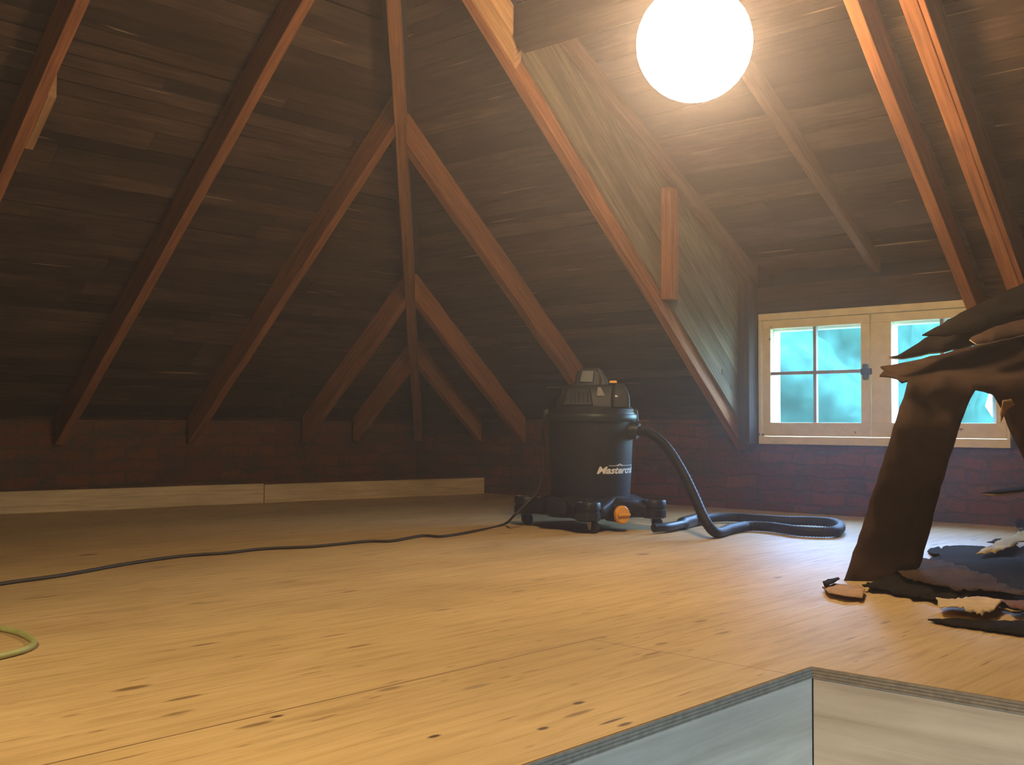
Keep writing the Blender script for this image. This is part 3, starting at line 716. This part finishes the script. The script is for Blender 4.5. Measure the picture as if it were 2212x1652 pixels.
# dolly with four casters
mb = MB()
ang = [math.radians(a) for a in (165, -96, -26, 84)]
RC = 0.335
loft(mb, [(0.062, -.215, .215, -.215, .215, .10), (0.085, -.24, .24, -.24, .24, .12), (0.140, -.232, .232, -.232, .232, .12), (0.155, -.21, .21, -.21, .21, .10)], 8)
dolly = mb.build('dolly', 'black_plastic', vac, smooth=True)
for a in ang:
    d = Vector((math.cos(a), math.sin(a), 0)); nn = Vector((-d.y, d.x, 0)); p = d * RC
    mb = MB(); c = []
    for rr_, w in ((.17, .14), (RC - .01, .072)):
        c.append([d * rr_ - nn * w + Vector((0, 0, .064)), d * rr_ + nn * w + Vector((0, 0, .064)), d * rr_ + nn * w + Vector((0, 0, .168 if rr_ < .2 else .122)), d * rr_ - nn * w + Vector((0, 0, .168 if rr_ < .2 else .122))])
    mb.hexa(c[0] + c[1]); mb.build('dolly_arm', 'black_plastic', dolly, 0.012)
    mb = MB(); mb.lathe([(.050, .058), (.060, .064), (.060, .098), (.055, .100), (.055, .112), (.060, .114), (.060, .140), (.056, .146), (.042, .147), (.038, .13)], 28, (p.x, p.y, 0)); mb.build('caster_socket', 'black_gloss', dolly, smooth=True)
    q = p + nn * 0.012
    cs = MB(); cs.lathe([(.010, -.011), (.027, -.012), (.030, -.008), (.030, .008), (.027, .012), (.010, .011)], 24, (0, 0, 0), 'y')
    wh = cs.build('caster_wheel', 'black_gloss', dolly, smooth=True); wh.location = (q.x + .012, q.y, .030); wh.rotation_euler = (0, 0, a + math.radians(65))
    fk = MB()
    for sy in (-1, 1): fk.prism([(-.012, sy * .0155, .064), (.014, sy * .0155, .064), (.010, sy * .0155, .020), (-.002, sy * .0155, .018)], (0, sy * .002, 0))
    fk.box((-.014, -.017, .060), (.016, .017, .066))
    fo_ = fk.build('caster_fork', 'caster_metal', dolly); fo_.location = (q.x, q.y, 0); fo_.rotation_euler = (0, 0, a + math.radians(65)); fo_['label'] = 'bright metal caster fork'
# orange drain cap low on the drum, turned to the right of the viewer
da = math.radians(-56); dc = Vector((math.cos(da), math.sin(da), 0))
mb = MB(); mb.lathe([(.044, 0), (.044, .014), (.040, .020), (.010, .021)], 40)
mb.box((-.036, -.006, .018), (.036, .006, .032), axis=0)
cap = mb.build('drain_cap', 'orange_plastic', vac, 0.002); cap['label'] = 'orange screw cap of the drain'
cl_ = Vector((.126, -.272, .083)); cap.location = cl_; cap.rotation_euler = Vector((dc.x, dc.y, .05)).to_track_quat('Z', 'Y').to_euler()
mb = MB(); mb.tube([cl_ - dc * .09, cl_ + dc * .003], .037, 24); mb.build('drain_neck', 'black_gloss', vac, smooth=True)
# printed name
def text_mesh(txt, size, shear=0.0, offset=0.0):
    cu = bpy.data.curves.new('text', 'FONT'); cu.body = txt; cu.size = size; cu.shear = shear; cu.offset = offset; cu.resolution_u = 3
    ob = bpy.data.objects.new('text', cu); C.objects.link(ob)
    dg = bpy.context.evaluated_depsgraph_get(); me = bpy.data.meshes.new_from_object(ob.evaluated_get(dg))
    bpy.data.objects.remove(ob); bpy.data.curves.remove(cu)
    return me
def drum_r(z): return 0.196 + (z - .11) * (0.215 - .196) / .425
me = text_mesh('Mastercraft', 0.058, 0.32, 0.0020)
bm = bmesh.new(); bm.from_mesh(me)
bmesh.ops.subdivide_edges(bm, edges=[e_ for e_ in bm.edges if e_.calc_length() > .012], cuts=2)
bmesh.ops.triangulate(bm, faces=bm.faces)
# underline swoosh with a small gable above the letters
def quad(pts):
    vs = [bm.verts.new((p[0], p[1], 0)) for p in pts]; bm.faces.new(vs)
xs = [v.co.x for v in bm.verts]; tw = max(xs)
for i in range(12):
    a, b_ = .062 + (tw * .96 - .062) * i / 12, .062 + (tw * .96 - .062) * (i + 1) / 12
    quad([(a, .0445), (b_, .0445), (b_, .0475), (a, .0475)])
quad([(.105, .0475), (.128, .058), (.128, .053), (.114, .0475)]); quad([(.128, .058), (.151, .0475), (.142, .0475), (.128, .053)])
th0 = math.asin(max(-1, min(1, 0.014 / 0.205)))
for v in bm.verts:
    z = .276 + v.co.y * 0.82; r = drum_r(z) + 0.0012; th = th0 + v.co.x * 1.02 / r
    v.co = Vector((r * math.sin(th), -r * math.cos(th), z))
me2 = bpy.data.meshes.new('logo_lettering'); bm.to_mesh(me2); bm.free(); me2.materials.append(MATS['white_print'])
lo = bpy.data.objects.new('logo_lettering', me2); C.objects.link(lo); lo.parent = vac; lo['label'] = 'white slanted lettering reading Mastercraft'
me = text_mesh('Mastercraft', 0.0125, 0.3, 0.0006); me.materials.append(MATS['white_print'])
mb = MB(); mb.box((0, -.004, -.002), (.050, -.002, .0))
lo = bpy.data.objects.new('label_lettering', me); C.objects.link(lo); lo.parent = head
lo.location = (.104, -.1965, .650); lo.rotation_euler = (math.radians(84), 0, math.radians(4)); lo.scale = (.80, 1, 1)
# suction hose
V2 = Matrix.Translation(VC) @ Matrix.Rotation(VR, 4, 'Z'); Vi = V2.inverted()
port = V2 @ Vector((dx * .245, dy * .245, .484))
hz = [port, at_depth(1400, 934, 5.42), at_depth(1437, 962, 5.34), at_depth(1472, 1015, 5.22), at_depth(1500, 1072, 5.10), at_depth(1524, 1125, 4.98)]
for px, py in ((1548, 1150), (1578, 1142), (1616, 1136), (1665, 1138), (1721, 1146), (1775, 1149)): hz.append(on_floor(px, py, .026))
for px, py in ((1806, 1146), (1815, 1138), (1800, 1129), (1750, 1125), (1695, 1124), (1642, 1121), (1590, 1117), (1537, 1118), (1502, 1124)): hz.append(on_floor(px, py, .030))
pp = [Vi @ p for p in smooth_path(hz, 14)]
mb = MB(); mb.tube(pp, .0245, 16, ribs=0.10); mb.build('suction_hose', 'hose_black', vac, smooth=True)
wz = [on_floor(px, py, .028) for px, py in ((1506, 1122), (1484, 1128), (1468, 1133), (1440, 1138), (1412, 1140))]
mb = MB(); mb.tube([Vi @ p for p in smooth_path(wz, 6)], lambda q: .032 if q < .42 else .021, 18); mb.build('hose_cuff', 'black_gloss', vac, smooth=True)
# power cord (part of the vacuum cleaner)
cd_ = [V2 @ Vector((-.17, .10, .61)), V2 @ Vector((-.235, .06, .52)), V2 @ Vector((-.235, .05, .35)), V2 @ Vector((-.255, .04, .20)), at_depth(1152, 1072, 5.45), at_depth(1132, 1092, 5.42), at_depth(1112, 1112, 5.38)]
for px, py in ((1087, 1133), (1020, 1148), (955, 1158), (911, 1157), (846, 1168), (792, 1169), (678, 1180), (570, 1185), (488, 1194), (391, 1201), (271, 1218), (136, 1242), (0, 1261), (-160, 1292), (-420, 1330)):
    cd_.append(on_floor(px, py, .0065))
mb = MB(); mb.tube([Vi @ p for p in smooth_path(cd_, 8)], .0062, 10); mb.build('power_cord', 'cord_black', vac, smooth=True)

# pale green cable loop at the left
gp = [on_floor(px, py, .008) for px, py in ((-260, 1335), (-120, 1340), (0, 1357), (40, 1366), (66, 1379), (72, 1391), (50, 1404), (0, 1417), (-100, 1440), (-300, 1470))]
mb = MB(); mb.tube(smooth_path(gp, 10), .0072, 12); tag(mb.build('cable', 'green_rubber', None, 0, True), 'pale green cable bending into a loop at the left edge of the floor', 'cable')

# ------------------------------------------------------------------ torn sheets: helper
def densify(out, step, jit, seed):
    rnd_ = random.Random(seed); r = []
    for i in range(len(out)):
        a, b_ = Vector(out[i]), Vector(out[(i + 1) % len(out)]); n = max(1, int((b_ - a).length / step))
        for k in range(n):
            p = a.lerp(b_, k / n)
            if k: p += Vector((rnd_.uniform(-1, 1), rnd_.uniform(-1, 1))) * jit
            r.append(p)
    return r
def cdt(out, cell, seed):
    rnd_ = random.Random(seed)
    xs = [p.x for p in out]; ys = [p.y for p in out]
    pts = list(out); x = min(xs)
    def inside(p):
        c = False; j = len(out) - 1
        for i in range(len(out)):
            if (out[i].y > p.y) != (out[j].y > p.y) and p.x < (out[j].x - out[i].x) * (p.y - out[i].y) / (out[j].y - out[i].y) + out[i].x: c = not c
            j = i
        return c
    while x < max(xs):
        y = min(ys)
        while y < max(ys):
            p = Vector((x + rnd_.uniform(-.3, .3) * cell, y + rnd_.uniform(-.3, .3) * cell))
            if inside(p) and min((p - q).length for q in out) > cell * 0.4: pts.append(p)
            y += cell
        x += cell
    n = len(out)
    r = delaunay_2d_cdt(pts, [(i, (i + 1) % n) for i in range(n)], [list(range(n))], 1, 1e-6)
    return r[0], r[2]
def sheet(name, out, fn, cell, jit, seed, mat, label, cat, th=0.004, step=None, parent=None, edge=None):
    o2 = densify([Vector(p) for p in out], step or cell * .8, jit, seed)
    vs, fs = cdt(o2, cell, seed)
    me = bpy.data.meshes.new(name); me.from_pydata([tuple(fn(v.x, v.y)) for v in vs], [], [tuple(f) for f in fs])
    me.materials.append(MATS[mat]); me.materials.append(MATS[edge or mat])
    bm = bmesh.new(); bm.from_mesh(me); bmesh.ops.recalc_face_normals(bm, faces=bm.faces)
    bm.to_mesh(me); bm.free()
    me.polygons.foreach_set('use_smooth', [True] * len(me.polygons))
    ob = bpy.data.objects.new(name, me); C.objects.link(ob)
    sm_ = ob.modifiers.new('thickness', 'SOLIDIFY'); sm_.thickness = th; sm_.offset = 0.0; sm_.material_offset_rim = 1
    if parent: ob.parent = parent
    if label: tag(ob, label, cat) if not parent else ob.__setitem__('label', label)
    return ob
# big folded brown board: top overhangs, one long leg comes down to the floor, the rest hangs at the right
def dep_big(x, y):
    d = 3.60 + 0.0004 * (2212 - x) * (1 if y < 900 else 0.6)
    if y < 835: d += (835 - y) * 0.0042 - max(0, (y - 790)) * 0.001
    d += 0.006 * noise.noise(Vector((x * .012, y * .012, 3)))
    if y > 1180: d -= (y - 1180) * 0.0004
    return at_depth(x, y, d)
big = [(1900, 812), (1912, 800), (1902, 793), (1925, 790), (1990, 777), (2050, 762), (2130, 742), (2212, 722), (2330, 700), (2420, 700), (2420, 1240), (2300, 1250), (2250, 1190), (2232, 1080), (2216, 1000), (2194, 955), (2176, 918), (2160, 878), (2146, 854), (2125, 846), (2107, 843),
       (2096, 862), (2070, 930), (2045, 1010), (2022, 1090), (2002, 1170), (1986, 1226), (1955, 1248), (1900, 1258), (1850, 1263), (1817, 1266), (1838, 1210), (1862, 1140), (1886, 1060), (1912, 980), (1936, 905), (1958, 840), (1962, 822), (1948, 826), (1938, 818)]
bo = sheet('torn_fibreboard', big, dep_big, 26, 2.0, 3, 'brown_board', 'big torn brown board folded over like an arch, one long leg reaching the floor', 'torn board', 0.007, 18, edge='brown_board')
tf = sheet('torn_flap', [(2160, 892), (2166, 864), (2184, 861), (2193, 874), (2174, 886), (2168, 900), (2162, 912)], lambda x, y: at_depth(x, y, 3.57), 9, 1, 5, 'tan_paper', 'tan torn scrap hanging from the board', '', 0.003, 8, parent=bo)
def dep_mid(x, y): return at_depth(x, y, 3.70 + (790 - y) * 0.0035 + 0.02 * noise.noise(Vector((x * .01, y * .01, 9))))
mid = [(1916, 773), (1940, 768), (1970, 750), (1996, 732), (2006, 727), (2040, 722), (2100, 705), (2212, 668), (2330, 640), (2420, 640), (2420, 690), (2330, 692), (2212, 712), (2120, 742), (2042, 760), (1990, 768), (1950, 775)]
sheet('torn_felt', mid, dep_mid, 22, 2.2, 11, 'dark_felt', 'dark torn sheet with a sharp tip lying on the big folded board', 'torn sheet', 0.005, 15, edge='torn_edge')
def dep_top(x, y): return at_depth(x, y, 3.72 + (740 - y) * 0.0042 + 0.02 * noise.noise(Vector((x * .01, y * .01, 19))))
top = [(1992, 724), (2020, 708), (2060, 686), (2120, 655), (2180, 626), (2212, 612), (2330, 560), (2420, 560), (2420, 640), (2330, 642), (2212, 676), (2140, 697), (2098, 716), (2060, 722), (2040, 726), (2026, 724)]
sheet('torn_felt', top, dep_top, 22, 2.2, 13, 'dark_felt', 'uppermost dark sheet of the torn heap, its edge slanting up to the right', 'torn sheet', 0.005, 15, edge='dark_felt')
def dep_ov(x, y): return at_depth(x, y, 3.66 + (760 - y) * 0.0035)
ov = [(2094, 734), (2100, 728), (2150, 706), (2212, 690), (2330, 668), (2420, 668), (2420, 700), (2330, 700), (2212, 724), (2150, 738), (2110, 745)]
sheet('torn_felt', ov, dep_ov, 22, 1.2, 17, 'brown_board', 'brown strip with a pale rim between the dark sheets of the heap', 'torn sheet', 0.005, 15, edge='torn_edge')

# heap on the floor below
def on_pile(h, amp, sc_, seed, base=0.004, rise=0.0, cx=0, cy=0, rad=1):
    def fn(x, y):
        p = on_floor(x, y)
        n = noise.noise(Vector((p.x * sc_, p.y * sc_, seed))) * .5 + .5
        g = math.exp(-(((x - cx) / rad) ** 2 + ((y - cy) / (rad * .25)) ** 2)) if rise else 0
        p.z = base + h * n * amp + rise * g
        return p
    return fn
FS = [
 ('torn_felt', [(1862, 1277), (1936, 1290), (2021, 1306), (2095, 1306), (2148, 1311), (2230, 1320), (2330, 1310), (2330, 1200), (2190, 1192), (2107, 1188), (2046, 1187), (2003, 1195), (2012, 1206), (2038, 1211), (1995, 1223), (1977, 1215), (1966, 1233), (1945, 1250), (1900, 1262)], on_pile(.03, 1, 6, 2, .003, .03, 2150, 1245, 120), 8, 3.2, 21, 'dark_felt', 'large dark crumpled sheet spread on the floor under the torn heap', 'dark_felt'),
 ('torn_felt', [(1936, 1252), (1960, 1240), (1995, 1226), (2040, 1234), (2110, 1256), (2180, 1290), (2240, 1312), (2140, 1306), (2095, 1302), (2010, 1288), (1950, 1270)], on_pile(.025, 1, 9, 5, .022, .012, 2050, 1265, 80), 8, 3.0, 23, 'brown_board', 'brown buckled sheet on top of the large dark floor sheet', 'black_felt'),
 ('torn_paper', [(1776, 1276), (1800, 1271), (1822, 1268), (1856, 1273), (1868, 1286), (1863, 1301), (1826, 1300), (1790, 1293)], on_pile(.016, 1, 14, 8, .004, .008, 1830, 1288, 40), 6, 1.8, 25, 'tan_paper', 'small tan scrap at the foot of the long board leg', 'brown_board'),
 ('torn_paper', [(2022, 1314), (2050, 1310), (2100, 1308), (2150, 1312), (2171, 1317), (2158, 1326), (2148, 1336), (2122, 1344), (2070, 1336), (2030, 1331)], on_pile(.022, 1, 12, 11, .012, .006, 2100, 1325, 60), 6, 2.2, 27, 'pale_paper', 'pale torn scrap at the front of the floor heap', 'torn_edge'),
 ('torn_felt', [(2004, 1344), (2060, 1341), (2130, 1346), (2212, 1348), (2330, 1352), (2330, 1402), (2212, 1378), (2120, 1364), (2040, 1353)], on_pile(.008, 1, 7, 14, .003), 10, 1.2, 29, 'black_felt', 'thin blackish pointed sheet nearest to the hatch, under the pale scrap', 'black_felt'),
 ('torn_felt', [(2160, 1321), (2190, 1318), (2212, 1316), (2330, 1318), (2330, 1356), (2212, 1342), (2180, 1334)], on_pile(.016, 1, 9, 17, .020), 7, 2, 31, 'rust_board', 'rust red scrap at the right edge of the floor heap', 'dark_felt'),
 ('torn_paper', [(2110, 1224), (2135, 1209), (2160, 1193), (2182, 1181), (2212, 1172), (2240, 1176), (2222, 1190), (2190, 1206), (2150, 1223)], on_pile(.02, 1, 9, 20, .040), 7, 1.8, 33, 'olive_paper', 'yellowish rolled strip lying slantwise on the back of the floor heap', 'torn_edge'),
 ('torn_felt', [(2132, 1179), (2150, 1174), (2176, 1171), (2200, 1172), (2185, 1179), (2150, 1182)], on_pile(.02, 1, 9, 23, .006), 8, .8, 35, 'black_felt', 'small dark sliver on the floor behind the yellowish strip', 'black_felt'),
 ('torn_felt', [(1777, 1271), (1781, 1281), (1794, 1277), (1814, 1267), (1811, 1263), (1794, 1268)], on_pile(.01, 1, 20, 31, .018), 6, .8, 43, 'black_felt', 'tiny dark curl beside the foot of the long board leg', 'black_felt'),
 ('torn_felt', [(2190, 1146), (2202, 1136), (2215, 1133), (2280, 1130), (2280, 1170), (2212, 1166), (2198, 1156)], on_pile(.05, 1, 9, 26, .006), 9, 2, 37, 'dark_felt', 'curled dark scrap on the floor at the right edge near the brick wall', 'tan_paper'),
]
for nm, out, fn, cell, jit, seed, mt, lab, edg in FS:
    sheet(nm, out, fn, cell, jit, seed, mt, lab, 'torn sheet', 0.0035, cell * .8, edge=edg)
# thin strip jutting in from the hanging board at the right
sheet('torn_strip', [(2118, 1067), (2150, 1059), (2212, 1052), (2300, 1046), (2300, 1066), (2212, 1062), (2160, 1069)], lambda x, y: at_depth(x, y, 3.62 + (1068 - y) * .012), 12, .8, 41, 'brown_board', 'thin ragged strip sticking out sideways low at the right, in front of the bricks', 'torn sheet', 0.005, 10, edge='torn_edge')

# ------------------------------------------------------------------ haze volume added for the lens glow round the lamp
if HAZE > 0:
    m = bpy.data.materials.new('bloom_haze'); m.use_nodes = True; nt = m.node_tree; nt.nodes.clear()
    out = nt.nodes.new('ShaderNodeOutputMaterial'); vs_ = nt.nodes.new('ShaderNodeVolumeScatter')
    vs_.inputs['Color'].default_value = (0.92, 0.84, 0.86, 1); vs_.inputs['Density'].default_value = HAZE; vs_.inputs['Anisotropy'].default_value = 0.74
    nt.links.new(vs_.outputs[0], out.inputs['Volume'])
    mb = MB(); mb.box((-5.9, -5.9, -0.015), (5.9, 6.4, 6.5))
    hzo = mb.build('haze', 'roof_skin'); hzo.data.materials.clear(); hzo.data.materials.append(m); hzo['kind'] = 'stuff'; hzo['label'] = 'haze added for the glow around the lamp'; hzo['category'] = 'haze'
